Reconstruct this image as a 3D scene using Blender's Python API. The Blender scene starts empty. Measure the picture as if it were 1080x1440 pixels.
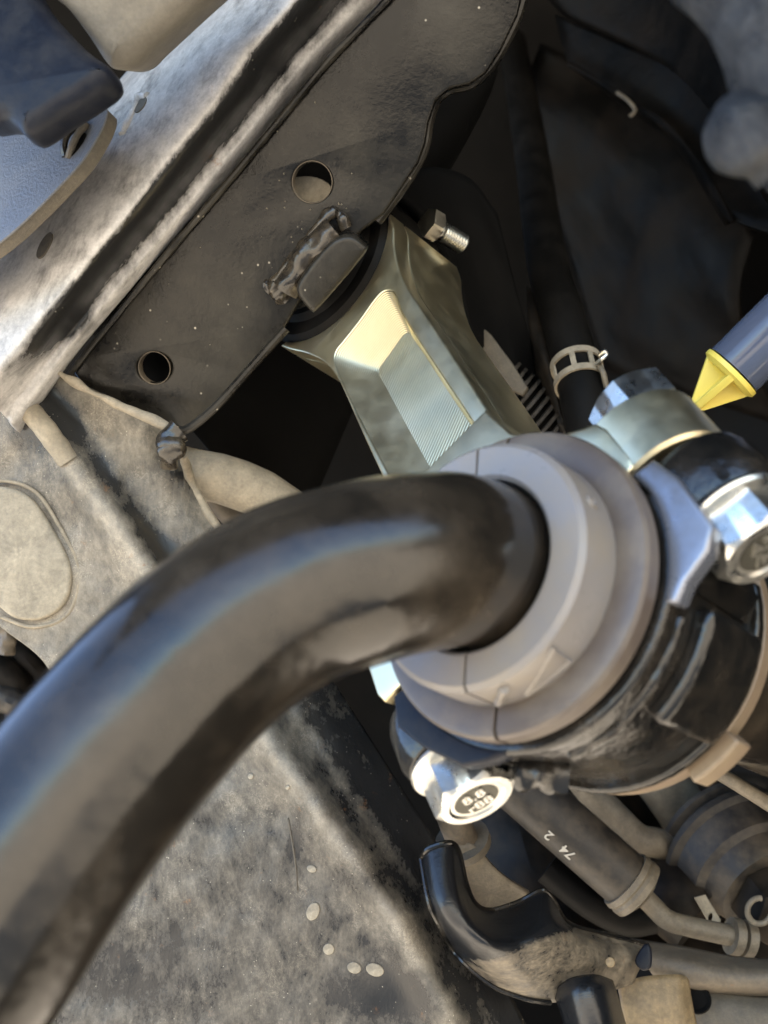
import bpy, bmesh, math, random
from mathutils import Vector, Matrix, noise
from mathutils.bvhtree import BVHTree
random.seed(7)
R = math.radians
# ------------------------------------------------------------------ camera, sky, sun, exposure
SC = bpy.context.scene
COL = SC.collection
F = 1500.0                                   # focal length in photograph pixels
CAM = Vector((0, 0, 0.62))
cd = bpy.data.cameras.new('camera'); cam = bpy.data.objects.new('camera', cd); COL.objects.link(cam)
PITCH, ROLL = R(30), R(20)                   # the phone looks up into the wheel well and is rolled
up_ = Vector((-math.sin(ROLL) * math.cos(PITCH), math.sin(PITCH), math.cos(ROLL) * math.cos(PITCH)))
fw_ = (Vector((0, 1, 0)) - up_ * up_.y).normalized(); rt_ = fw_.cross(up_)
RIG = Matrix((rt_, fw_, up_))                # level layout -> world
cam.location = CAM; cam.rotation_euler = (RIG @ Matrix.Rotation(R(90), 3, 'X')).to_euler()
cd.sensor_fit = 'HORIZONTAL'; cd.sensor_width = 36; cd.lens = 36 * F / 1080
cd.clip_start = 0.01; cd.clip_end = 500
cd.dof.use_dof = True; cd.dof.focus_distance = 0.315; cd.dof.aperture_fstop = 17
SC.camera = cam
W = bpy.data.worlds.new('World'); SC.world = W; W.use_nodes = True
wn = W.node_tree.nodes; wl = W.node_tree.links
sky = wn.new('ShaderNodeTexSky'); sky.sky_type = 'NISHITA'; sky.sun_disc = False
SUN_EL, SUN_AZ = R(50), R(18)                # sun stands behind the car, a little to the right
sky.sun_elevation = SUN_EL; sky.sun_rotation = SUN_AZ
wl.new(sky.outputs[0], wn['Background'].inputs[0]); wn['Background'].inputs[1].default_value = 0.15
sky.ozone_density = 2.5; sky.dust_density = 1.0
sl = bpy.data.lights.new('sun', 'SUN'); sl.energy = 5.0; sl.angle = R(0.5); sl.color = (1, 0.94, 0.84)
so = bpy.data.objects.new('sun', sl); COL.objects.link(so); so.location = (1, 2, 4)
sd = Vector((math.sin(SUN_AZ) * math.cos(SUN_EL), math.cos(SUN_AZ) * math.cos(SUN_EL), math.sin(SUN_EL)))
so.rotation_euler = sd.to_track_quat('Z', 'Y').to_euler()
vs = SC.view_settings; vs.view_transform = 'Standard'; vs.look = 'None'; vs.gamma = 1; vs.use_curve_mapping = False
vs.exposure = 2.6

# ------------------------------------------------------------------ helpers
def P(x, y, d):
    return CAM + Vector(((x - 540) / F * d, d, -(y - 720) / F * d))
AX = Vector((.66120869, .66863596, -.34018969)).normalized()       # along the sway bar
BX = Vector((.34564841, -.67398808, -.65289145)).normalized()      # down the clamp bolts
EX = BX.cross(AX).normalized()                                     # from ear to ear
ORG = P(662.7, 791.4, .225)
def L(t, b, e): return ORG + AX * t + BX * b + EX * e

def link(o, parent=None):
    COL.objects.link(o)
    if parent is not None:
        o.parent = parent
        m = Matrix.Translation(parent.location) if parent.parent is None else Matrix.Translation(wloc(parent))
        o.matrix_parent_inverse = m.inverted()
    return o
WL = {}
def wloc(o): return WL.get(o.name, o.location)
def meshobj(name, vs_, fs, mat, parent=None, smooth=True, angle=35):
    me = bpy.data.meshes.new(name)
    c = Vector((0, 0, 0))
    for v in vs_: c += v
    c /= len(vs_)
    me.from_pydata([tuple(v - c) for v in vs_], [], fs)
    me.update()
    bm = bmesh.new(); bm.from_mesh(me); bmesh.ops.recalc_face_normals(bm, faces=bm.faces)
    if smooth:
        for f_ in bm.faces: f_.smooth = True
        for e_ in bm.edges:
            if len(e_.link_faces) == 2 and e_.calc_face_angle(0) > R(angle): e_.smooth = False
    bm.to_mesh(me); bm.free()
    o = bpy.data.objects.new(name, me); o.location = c
    if mat: me.materials.append(mat)
    link(o, parent); WL[o.name] = c.copy()
    return o
def tag(o, label, cat=None, group=None, kind=None):
    o['label'] = label
    if cat: o['category'] = cat
    if group: o['group'] = group
    if kind: o['kind'] = kind
    return o
def thing(name, label, cat, loc, group=None):
    o = bpy.data.objects.new(name, None); COL.objects.link(o); o.location = loc; o.empty_display_size = .01
    WL[o.name] = Vector(loc)
    return tag(o, label, cat, group)
def bevel(o, w, seg=2, ang=30):
    m = o.modifiers.new('bevel', 'BEVEL'); m.width = w; m.segments = seg; m.limit_method = 'ANGLE'; m.angle_limit = R(ang)
    m.harden_normals = False
    return o
def solid(o, th, off=0):
    m = o.modifiers.new('thickness', 'SOLIDIFY'); m.thickness = th; m.offset = off
    return o
def cr(pts, n, closed=False):
    """Catmull-Rom through pts (Vectors), n samples per span"""
    out = []; N = len(pts); spans = N if closed else N - 1
    for i in range(spans):
        p1, p2 = pts[i], pts[(i + 1) % N]
        p0 = pts[i - 1] if (i > 0 or closed) else p1 * 2 - p2
        p3 = pts[(i + 2) % N] if (i + 2 < N or closed) else p2 * 2 - p1
        for k in range(n):
            t = k / n
            out.append(((p1 * 2) + (p2 - p0) * t + (p0 * 2 - p1 * 5 + p2 * 4 - p3) * t * t + (p1 * 3 - p0 - p2 * 3 + p3) * t ** 3) * .5)
    if not closed: out.append(pts[-1].copy())
    return out
def pxs(l): return [P(*q) for q in l]
def lump(p, s, amp): return noise.noise(p * s) * amp
def tube_data(path, rad, seg=20, cap=True, rough=0, rs=400):
    n = len(path)
    if not callable(rad):
        r0 = rad; rad = (lambda s: r0)
    vs_, fs = [], []
    T = [(path[min(i + 1, n - 1)] - path[max(i - 1, 0)]).normalized() for i in range(n)]
    u = T[0].orthogonal().normalized()
    for i in range(n):
        u = (u - T[i] * u.dot(T[i])).normalized(); w = T[i].cross(u)
        for k in range(seg):
            a = 2 * math.pi * k / seg; dr = u * math.cos(a) + w * math.sin(a)
            r = rad(i / (n - 1)); p = path[i] + dr * r
            if rough: p += dr * lump(p, rs, rough)
            vs_.append(p)
    for i in range(n - 1):
        for k in range(seg):
            k2 = (k + 1) % seg
            fs.append((i * seg + k, i * seg + k2, (i + 1) * seg + k2, (i + 1) * seg + k))
    if cap:
        fs.append(tuple(range(seg))[::-1]); fs.append(tuple((n - 1) * seg + k for k in range(seg)))
    return vs_, fs
def tube(name, path, rad, mat, parent=None, seg=20, n=8, cap=True, rough=0, rs=400):
    if n > 1: path = cr(path, n)
    v, f_ = tube_data(path, rad, seg, cap, rough, rs)
    return meshobj(name, v, f_, mat, parent)
def lathe(name, prof, org, axis, mat, parent=None, seg=48, a0=0, a1=360, uref=None, angle=30):
    """prof: (t along axis, r). closed profile loop when first==last"""
    u = (uref if uref is not None else axis.orthogonal()); u = (u - axis * u.dot(axis)).normalized(); w = axis.cross(u)
    full = abs(a1 - a0) >= 360; m = seg if full else seg + 1
    vs_, fs = [], []; K = len(prof)
    for i in range(m):
        a = R(a0 + (a1 - a0) * i / seg); d = u * math.cos(a) + w * math.sin(a)
        for t, r in prof: vs_.append(org + axis * t + d * r)
    for i in range(seg):
        j = (i + 1) % m
        for k in range(K - 1): fs.append((i * K + k, i * K + k + 1, j * K + k + 1, j * K + k))
        if prof[0][1] < 1e-6: pass
    if not full:
        fs.append(tuple(range(K))); fs.append(tuple((m - 1) * K + k for k in range(K))[::-1])
    o = meshobj(name, vs_, fs, mat, parent, angle=angle)
    if full:
        bm = bmesh.new(); bm.from_mesh(o.data); bmesh.ops.remove_doubles(bm, verts=bm.verts, dist=1e-7)
        bm.to_mesh(o.data); bm.free()
    return o
def arc2(cx, cy, r, a0, a1, n): return [(cx + r * math.cos(R(a0 + (a1 - a0) * i / n)), cy + r * math.sin(R(a0 + (a1 - a0) * i / n))) for i in range(n + 1)]
def plate(name, loops, org, X, Y, thick, mat, parent=None, bev=0, smooth=True):
    """loops: 2D outlines (first outer, others holes) in the X/Y frame at org; solid extends -thick along X x Y"""
    cu = bpy.data.curves.new(name, 'CURVE'); cu.dimensions = '2D'; cu.fill_mode = 'BOTH'
    for lp in loops:
        s = cu.splines.new('POLY'); s.points.add(len(lp) - 1); s.use_cyclic_u = True
        for p, q in zip(s.points, lp): p.co = (q[0], q[1], 0, 1)
    cu.extrude = max(thick / 2 - bev, 1e-5); cu.bevel_depth = bev; cu.bevel_resolution = 2; cu.offset = -bev
    co = bpy.data.objects.new(name, cu); COL.objects.link(co)
    dg = bpy.context.evaluated_depsgraph_get(); me = bpy.data.meshes.new_from_object(co.evaluated_get(dg))
    bpy.data.objects.remove(co); bpy.data.curves.remove(cu)
    Z = X.cross(Y).normalized(); c = org - Z * thick / 2
    vs_ = [c + X * v.co.x + Y * v.co.y + Z * v.co.z for v in me.vertices]; fs = [tuple(p.vertices) for p in me.polygons]
    bpy.data.meshes.remove(me)
    o = meshobj(name, vs_, fs, mat, parent, smooth)
    bm = bmesh.new(); bm.from_mesh(o.data); bmesh.ops.remove_doubles(bm, verts=bm.verts, dist=1e-6)
    bmesh.ops.recalc_face_normals(bm, faces=bm.faces)
    for e_ in bm.edges: e_.smooth = not (len(e_.link_faces) == 2 and e_.calc_face_angle(0) > R(40))
    bm.to_mesh(o.data); bm.free()
    return o
class Plane:
    """a plane in the place, through point p with normal n towards the viewer"""
    def __init__(s, p, n):
        s.o = p; s.n = n.normalized()
        s.X = (Vector((1, 0, 0)) - s.n * s.n.x).normalized(); s.Y = s.n.cross(s.X)
    def at(s, x, y):
        r = P(x, y, 1) - CAM; k = (s.o - CAM).dot(s.n) / r.dot(s.n); return CAM + r * k
    def uv(s, x, y):
        q = s.at(x, y) - s.o; return (q.dot(s.X), q.dot(s.Y))
    def poly(s, l): return [s.uv(*q) for q in l]
def sm(l, n=6):
    return [(v.x, v.y) for v in cr([Vector((q[0], q[1], 0)) for q in l], n, True)]
def ell(cx, cy, rx, ry, n=32, rot=0):
    c, s = math.cos(R(rot)), math.sin(R(rot))
    return [(cx + rx * math.cos(2 * math.pi * i / n) * c - ry * math.sin(2 * math.pi * i / n) * s, cy + rx * math.cos(2 * math.pi * i / n) * s + ry * math.sin(2 * math.pi * i / n) * c) for i in range(n)]
def pplate(name, pl, loops, thick, mat, parent=None, bev=0):
    return plate(name, [pl.poly(l) for l in loops], pl.o, pl.X, pl.Y, thick, mat, parent, bev)
def loft(name, rows, mat, parent=None, nu=6, nv=6, thick=.002, disp=None, rough=0, rs=200, wipe_shade=None, fold=False):
    def lin(l, n): return [l[i].lerp(l[i + 1], k / n) for i in range(len(l) - 1) for k in range(n)] + [l[-1]]
    g = [(lin if fold else cr)(pxs(r), nu) for r in rows]
    cols = [(lin if fold else cr)([g[i][j] for i in range(len(g))], nv) for j in range(len(g[0]))]
    m, n = len(cols), len(cols[0]); vs_ = []
    for j in range(m):
        for i in range(n):
            p = cols[j][i]
            if disp or rough:
                q = p - CAM; px, py = 540 + F * q.x / q.y, 720 - F * q.z / q.y; ray = q.normalized(); dd = 0
                if disp: dd += disp(px, py)
                if rough: dd += lump(p, rs, rough) + lump(p, rs * 3, rough * .35)
                p = p + ray * dd
            vs_.append(p)
    fs = [(j * n + i, j * n + i + 1, (j + 1) * n + i + 1, (j + 1) * n + i) for j in range(m - 1) for i in range(n - 1)]
    o = meshobj(name, vs_, fs, mat, parent)
    # face the viewer
    me = o.data; s = sum(p.normal.dot((o.location + p.center - CAM).normalized()) for p in me.polygons)
    if s > 0: me.flip_normals()
    if wipe_shade:
        at = me.attributes.new('wipe_shade', 'FLOAT', 'POINT')
        for v in me.vertices:
            q = o.location + v.co - CAM; at.data[v.index].value = wipe_shade(540 + F * q.x / q.y, 720 - F * q.z / q.y)
    if thick: solid(o, thick, -1)
    return o
def blob(x, y, cx, cy, rx, ry, rot=0):
    c, s = math.cos(R(rot)), math.sin(R(rot)); dx, dy = x - cx, y - cy
    return math.exp(-(((dx * c + dy * s) / rx) ** 2 + ((-dx * s + dy * c) / ry) ** 2))
def segd(x, y, pts):
    """signed distance (px) to a polyline: + on its right side when walking down it, and position along"""
    best = (1e9, 0)
    for (x0, y0), (x1, y1) in zip(pts, pts[1:]):
        dx, dy = x1 - x0, y1 - y0; l2 = dx * dx + dy * dy; t = max(0, min(1, ((x - x0) * dx + (y - y0) * dy) / l2))
        qx, qy = x - x0 - t * dx, y - y0 - t * dy; d = math.hypot(qx, qy)
        if d < abs(best[0]): best = (d if dx * qy - dy * qx < 0 else -d, t)
    return best[0]
def text(name, s, org, X, N, size, mat, parent, depth=.0002):
    cu = bpy.data.curves.new(name, 'FONT'); cu.body = s; cu.size = size; cu.align_x = 'CENTER'; cu.align_y = 'CENTER'; cu.extrude = depth; cu.resolution_u = 3
    cu.offset = size * .012
    co = bpy.data.objects.new(name, cu); COL.objects.link(co); dg = bpy.context.evaluated_depsgraph_get()
    me = bpy.data.meshes.new_from_object(co.evaluated_get(dg)); bpy.data.objects.remove(co)
    Y = N.cross(X).normalized()
    vs_ = [org + X * v.co.x + Y * v.co.y + N * v.co.z for v in me.vertices]; fs = [tuple(p.vertices) for p in me.polygons]
    bpy.data.meshes.remove(me)
    return meshobj(name, vs_, fs, mat, parent, smooth=False)
def hexpr(name, org, N, af, h, mat, parent, rot=0, cham=.12, U=None):
    """hexagon head, N outward, chamfered outer face"""
    u = U if U is not None else N.orthogonal(); u = (u - N * u.dot(N)).normalized(); w = N.cross(u)
    rc = af / math.sqrt(3); seg = 48; vs_, fs = [], []
    rings = []
    def hexr(a):
        k = (a + 30) % 60 - 30; return (af / 2) / math.cos(R(k))
    for z, fn in ((0, lambda a: hexr(a)), (h, None), (h, None)):
        pass
    top = af / 2 * .98
    for lvl in range(4):
        for i in range(seg):
            a = 360 * i / seg; r = hexr(a)
            if lvl == 0: z = 0
            elif lvl == 1: z = h - (r - top) * .62 - .0003; 
            elif lvl == 2: z = h; r = top
            else: z = h; r = top * .8
            d = u * math.cos(R(a + rot)) + w * math.sin(R(a + rot)); vs_.append(org + N * z + d * r)
    for l in range(3):
        for i in range(seg):
            j = (i + 1) % seg; fs.append((l * seg + i, l * seg + j, (l + 1) * seg + j, (l + 1) * seg + i))
    # dished centre
    for i in range(seg):
        a = 360 * i / seg; d = u * math.cos(R(a + rot)) + w * math.sin(R(a + rot)); vs_.append(org + N * (h - .0005) + d * top * .72)
    for i in range(seg):
        j = (i + 1) % seg; fs.append((3 * seg + i, 3 * seg + j, 4 * seg + j, 4 * seg + i))
    fs.append(tuple(4 * seg + i for i in range(seg))); fs.append(tuple(range(seg))[::-1])
    return meshobj(name, vs_, fs, mat, parent, angle=28)

# ------------------------------------------------------------------ materials
def M(name): 
    m = bpy.data.materials.new(name); m.use_nodes = True; return m
class NT:
    def __init__(s, name):
        s.m = M(name); s.t = s.m.node_tree; s.b = s.t.nodes['Principled BSDF']
        s.tc = s.t.nodes.new('ShaderNodeTexCoord')
    def add(s, k): return s.t.nodes.new(k)
    def ln(s, a, b): s.t.links.new(a, b)
    def noise(s, sc, det=6, rough=.6, scale3=None, dist=0):
        n = s.add('ShaderNodeTexNoise'); n.inputs['Scale'].default_value = sc; n.inputs['Detail'].default_value = det; n.inputs['Roughness'].default_value = rough
        n.inputs['Distortion'].default_value = dist
        if scale3:
            mp = s.add('ShaderNodeMapping'); mp.inputs['Scale'].default_value = scale3[:3]
            if len(scale3) > 3: mp.inputs['Rotation'].default_value = scale3[3]
            s.ln(s.tc.outputs['Object'], mp.inputs[0]); s.ln(mp.outputs[0], n.inputs[0])
        else: s.ln(s.tc.outputs['Object'], n.inputs[0])
        return n.outputs[0]
    def ramp(s, x, lo, hi, a=0, b=1):
        r = s.add('ShaderNodeMapRange'); r.inputs[1].default_value = lo; r.inputs[2].default_value = hi; r.inputs[3].default_value = a; r.inputs[4].default_value = b
        s.ln(x, r.inputs[0]); return r.outputs[0]
    def math(s, op, a, b=None):
        n = s.add('ShaderNodeMath'); n.operation = op
        for i, v in enumerate((a, b)):
            if v is None: continue
            if isinstance(v, (int, float)): n.inputs[i].default_value = v
            else: s.ln(v, n.inputs[i])
        n.use_clamp = op in ('ADD', 'SUBTRACT') and False
        return n.outputs[0]
    def mix(s, fac, a, b):
        n = s.add('ShaderNodeMix'); n.data_type = 'RGBA'
        if isinstance(fac, (int, float)): n.inputs[0].default_value = fac
        else: s.ln(fac, n.inputs[0])
        for i, v in ((6, a), (7, b)):
            if isinstance(v, tuple): n.inputs[i].default_value = (*v, 1)
            else: s.ln(v, n.inputs[i])
        return n.outputs[2]
    def fmix(s, fac, a, b):
        n = s.add('ShaderNodeMix'); n.data_type = 'FLOAT'; s.ln(fac, n.inputs[0])
        for i, v in ((2, a), (3, b)):
            if isinstance(v, (int, float)): n.inputs[i].default_value = v
            else: s.ln(v, n.inputs[i])
        return n.outputs[0]
    def bump(s, h, dist, strength=1, prev=None):
        n = s.add('ShaderNodeBump'); n.inputs['Distance'].default_value = dist; n.inputs['Strength'].default_value = strength; s.ln(h, n.inputs['Height'])
        if prev: s.ln(prev, n.inputs['Normal'])
        return n.outputs[0]
    def set(s, **k):
        for n, v in k.items():
            n = {'base': 'Base Color', 'rough': 'Roughness', 'metal': 'Metallic', 'normal': 'Normal', 'coat': 'Coat Weight', 'coatr': 'Coat Roughness', 'spec': 'Specular IOR Level', 'trans': 'Transmission Weight', 'aniso': 'Anisotropic', 'ior': 'IOR'}[n]
            i = s.b.inputs[n]
            if isinstance(v, tuple): i.default_value = (*v, 1)
            elif isinstance(v, (int, float)): i.default_value = v
            else: s.ln(v, i)
        return s.m

def dusty(name, base=(.012, .012, .012), dust=(.30, .27, .215), cover=.5, soft=.12, sc=45, rb=.35, rd=.85, wipe_shade=False, rust=0, specks=0, streak=None, bumpd=.0004, dust2=None, metal=0, veins=0, con=1.0):
    n = NT(name)
    big = n.noise(sc, 10, .68, dist=.4); fine = n.noise(sc * 9, 6, .7, tuple(v if isinstance(v, tuple) else v for v in streak) if streak else None)
    k = n.math('ADD', n.math('MULTIPLY', big, .62), n.math('MULTIPLY', fine, .38))
    if streak:
        st = n.noise(sc * 2.2, 7, .7, streak)
        k = n.math('ADD', n.math('MULTIPLY', k, .6), n.math('MULTIPLY', st, .4))
    if con != 1: k = n.math('ADD', n.math('MULTIPLY', n.math('SUBTRACT', k, .5), con), .5)
    if wipe_shade:
        at = n.add('ShaderNodeAttribute'); at.attribute_name = 'wipe_shade'
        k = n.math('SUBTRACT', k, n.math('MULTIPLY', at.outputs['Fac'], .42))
    c = .5 - (cover - .5) * .5
    mask = n.ramp(k, c - soft, c + soft)
    tone = n.ramp(n.math('ADD', n.math('MULTIPLY', n.noise(sc * 2.5, 8, .7), .65), n.math('MULTIPLY', n.noise(sc * 16, 4, .7), .35)), .38, .62)
    d2 = dust2 or tuple(v * .62 for v in dust)
    dc = n.mix(tone, d2, dust)
    col = n.mix(mask, base, dc)
    if rust:
        rm = n.math('MULTIPLY', n.ramp(n.noise(sc * 1.3, 6, .7, dist=.3), .66 - .05 * rust, .76 - .05 * rust), n.ramp(n.noise(sc * 14, 4), .42, .56))
        col = n.mix(n.math('MULTIPLY', rm, .7), col, (.24, .11, .04))
    if veins:
        vn = n.noise(sc * 3.2, 5, .6, dist=2.2); vv = n.ramp(n.math('ABSOLUTE', n.math('SUBTRACT', vn, .5)), .035, .006)
        vv = n.math('MULTIPLY', n.math('MULTIPLY', vv, mask), n.ramp(n.noise(sc * .9, 3), .44, .6)); col = n.mix(n.math('MULTIPLY', vv, veins), col, tuple(min(1, v * 1.45) for v in dust))
    if specks:
        vo = n.add('ShaderNodeTexVoronoi'); vo.inputs['Scale'].default_value = sc * 6; n.ln(n.tc.outputs['Object'], vo.inputs[0])
        big2 = n.ramp(n.noise(sc * 1.7, 2), .5, .62)
        spk = n.math('MULTIPLY', n.ramp(vo.outputs['Distance'], .13, .05), big2)
        col = n.mix(n.math('MULTIPLY', spk, specks), col, (.55, .50, .40))
    rr = n.fmix(mask, rb, rd)
    h = n.math('ADD', n.math('MULTIPLY', fine, .6), n.math('MULTIPLY', mask, .5))
    nb = n.bump(h, bumpd, .6)
    return n.set(base=col, rough=rr, normal=nb, metal=metal)
def gloss(name, base, rough=.3, metal=0, grain=0, gsc=900, blotch=0, bsc=40, coat=0, rvar=.1, specks=0, dustc=(.30, .27, .21), spec=.5):
    n = NT(name)
    big = n.noise(bsc, 8, .65)
    rr = n.ramp(big, .3, .7, max(.03, rough - rvar), rough + rvar)
    col = n.mix(n.math('MULTIPLY', n.ramp(big, .42, .75), blotch), base, dustc) if blotch else base
    if specks:
        vo = n.add('ShaderNodeTexVoronoi'); vo.inputs['Scale'].default_value = 260; n.ln(n.tc.outputs['Object'], vo.inputs[0])
        spk = n.math('MULTIPLY', n.ramp(vo.outputs['Distance'], .12, .04), n.ramp(n.noise(70, 3), .54, .6))
        col = n.mix(n.math('MULTIPLY', spk, specks), col, (.5, .46, .38))
    m = n.set(base=col, rough=rr, metal=metal, coat=coat, coatr=.2, spec=spec)
    if grain: n.set(normal=n.bump(n.noise(gsc, 3, .6), grain, .5))
    return m
MAT = {}
MAT['bar'] = gloss('black_bar_paint', (.012, .0100, .0078), .18, grain=.0010, gsc=45, blotch=.7, bsc=48, coat=.25, rvar=.12, dustc=(.065, .050, .034), spec=.36)
MAT['black'] = gloss('black_paint', (.0045, .0041, .0037), .27, grain=.00022, gsc=800, blotch=.12, bsc=30, specks=.8, rvar=.1, spec=.26)
MAT['cast'] = gloss('cast_black_paint', (.007, .0068, .0065), .22, grain=.0011, gsc=150, blotch=.45, bsc=100, rvar=.1, dustc=(.05, .039, .027))
MAT['weld'] = gloss('weld_black', (.016, .014, .012), .22, grain=.0003, gsc=400, blotch=.4, bsc=150, dustc=(.14, .11, .07))
MAT['bush'] = gloss('bushing_polyurethane', (.20, .186, .178), .34, grain=.00014, gsc=420, blotch=.65, bsc=70, rvar=.1, dustc=(.25, .205, .14))
MAT['bushd'] = gloss('dirty_bushing_flange', (.085, .068, .058), .42, grain=.0001, gsc=600, blotch=.6, bsc=70, rvar=.1, dustc=(.20, .165, .12))
MAT['bushr'] = gloss('tan_bushing_rim', (.17, .125, .085), .42, grain=.0001, gsc=600, blotch=.6, bsc=70, rvar=.1, dustc=(.27, .21, .13))
MAT['rubber'] = gloss('black_rubber', (.004, .0038, .0035), .6, grain=.0002, gsc=600, blotch=.35, bsc=60, dustc=(.022, .019, .016), spec=.1)
MAT['rubberd'] = gloss('dusty_rubber', (.018, .016, .014), .55, grain=.0003, gsc=500, blotch=.8, bsc=110, dustc=(.095, .076, .053))
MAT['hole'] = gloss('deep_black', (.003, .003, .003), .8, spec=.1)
MAT['liner'] = gloss('liner_plastic', (.0012, .0012, .0012), .62, grain=.0010, gsc=110, blotch=.8, bsc=16, rvar=.12, dustc=(.006, .005, .0042), spec=.1)
MAT['liner2'] = gloss('grey_liner_plastic', (.002, .0019, .0018), .55, grain=.0014, gsc=90, blotch=.9, bsc=34, rvar=.12, dustc=(.010, .0075, .0056), spec=.09)
MAT['zinc'] = gloss('zinc_plate', (.70, .70, .67), .30, metal=1, grain=.0001, gsc=600, blotch=.4, bsc=220, rvar=.1, dustc=(.46, .41, .31))
MAT['zincdull'] = gloss('worn_zinc', (.50, .47, .40), .38, metal=1, grain=.0002, gsc=700, blotch=.5, bsc=150, dustc=(.3, .26, .2))
MAT['web'] = gloss('satin_grey_plate', (.24, .255, .30), .30, metal=.7, grain=.0001, gsc=500, blotch=.35, bsc=80, dustc=(.12, .11, .10))
MAT['ink'] = gloss('recess_dark', (.10, .098, .085), .5, metal=1)
MAT['yellow'] = gloss('yellow_plastic', (.72, .58, .10), .35, grain=.00005, rvar=.05, blotch=.15, dustc=(.5, .42, .2))
MAT['bluepad_webshade'] = gloss('blue_black_rubber_web_shade', (.008, .010, .017), .42, grain=.0003, gsc=300, blotch=.45, bsc=110, dustc=(.04, .04, .04), spec=.16)
MAT['greyblock'] = dusty('grey_dusty_plastic', (.10, .092, .078), (.24, .215, .17), .55, .3, 60, .55, .75)
MAT['powder'] = gloss('textured_grey_coating', (.10, .11, .13), .38, grain=.0006, gsc=1100, blotch=.3, bsc=60, rvar=.06, dustc=(.25, .24, .22))
MAT['edge'] = dusty('dirty_cut_edge', (.05, .043, .034), (.17, .145, .105), .5, .25, 110, .5, .8)
MAT['rail'] = dusty('dusty_rail_paint', (.016, .016, .016), (.58, .56, .54), .80, .16, 60, .26, .34, wipe_shade=True, rust=.08, con=1.35, specks=.3, streak=(1, 1, .4, (0, R(52), 0)))
MAT['member'] = dusty('dusty_member_paint', (.018, .018, .018), (.34, .30, .235), .56, .22, 110, .26, .6, wipe_shade=True, rust=.5, specks=.9, veins=.6, con=1.15, streak=(1, .8, .55, (0, R(-35), 0)))
MAT['cover'] = dusty('dusty_oval_cover', (.06, .055, .045), (.42, .37, .28), .72, .22, 60, .5, .85)
MAT['tanpipe'] = dusty('dusty_tan_pipe', (.10, .09, .07), (.36, .31, .23), .8, .25, 70, .5, .8)
MAT['bracket'] = dusty('black_bracket_dust', (.011, .012, .014), (.30, .25, .18), .50, .18, 100, .2, .7, wipe_shade=True, rust=.4, con=1.3, streak=(.4, 1, 1, (0, R(18), 0)))
MAT['knuckle'] = dusty('blotchy_cast_metal', (.008, .009, .012), (.07, .07, .07), .45, .14, 90, .25, .45, metal=.35, bumpd=.001, con=1.2)
MAT['pipe'] = dusty('dull_steel_pipe', (.07, .06, .046), (.25, .21, .15), .5, .2, 110, .4, .6)
MAT['brown'] = dusty('brown_dirty_steel', (.05, .042, .034), (.20, .16, .11), .5, .2, 50, .45, .7, rust=.8)
MAT['gold'] = dusty('pale_dirty_steel', (.10, .07, .04), (.42, .30, .15), .5, .2, 70, .4, .6, rust=1.2)
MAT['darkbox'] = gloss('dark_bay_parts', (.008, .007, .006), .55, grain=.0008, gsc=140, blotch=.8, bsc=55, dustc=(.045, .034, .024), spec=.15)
MAT['white'] = gloss('white_plastic', (.42, .41, .37), .5, blotch=.3)
MAT['red'] = gloss('red_plastic', (.35, .03, .03), .4)
MAT['ground'] = dusty('sandy_concrete', (.40, .335, .245), (.52, .44, .33), .5, .3, 3, .9, .95)
def tubeclear():
    n = NT('smoky_plastic'); return n.set(base=(.10, .12, .18), rough=.12, trans=.35, ior=1.45)
MAT['smoky'] = tubeclear()
def aluminium(name, lines=False):
    n = NT(name)
    b = n.noise(60, 6, .6); col = n.mix(n.ramp(b, .35, .65), (.70, .60, .37), (.77, .685, .47))
    rr = n.ramp(n.noise(150, 6), .3, .7, .30, .42)
    if lines:
        mp = n.add('ShaderNodeMapping'); n.ln(n.tc.outputs['Object'], mp.inputs[0])
        # wave bands run across the link: rotate so that X' lies along the bolts
        vr = n.add('ShaderNodeVectorMath'); vr.operation = 'DOT_PRODUCT'; n.ln(n.tc.outputs['Object'], vr.inputs[0]); vr.inputs[1].default_value = (BX * .85 + EX * .5).normalized()
        w = n.math('SINE', n.math('MULTIPLY', vr.outputs['Value'], 2 * math.pi / .00095))
        nb = n.bump(w, .00005, .8); n.set(normal=nb)
    else:
        n.set(normal=n.bump(n.noise(1500, 3), .00004, .5))
    return n.set(base=col, rough=rr, metal=1)
MAT['alu'] = aluminium('golden_aluminium'); MAT['alul'] = aluminium('milled_aluminium', True)

# ------------------------------------------------------------------ the ground and the wheel well round it all
g = meshobj('ground', [Vector((x * 60, y * 60, 0)) for x, y in ((-1, -1), (1, -1), (1, 1), (-1, 1))], [(0, 1, 2, 3)], MAT['ground'], smooth=False)
g['kind'] = 'structure'

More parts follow.
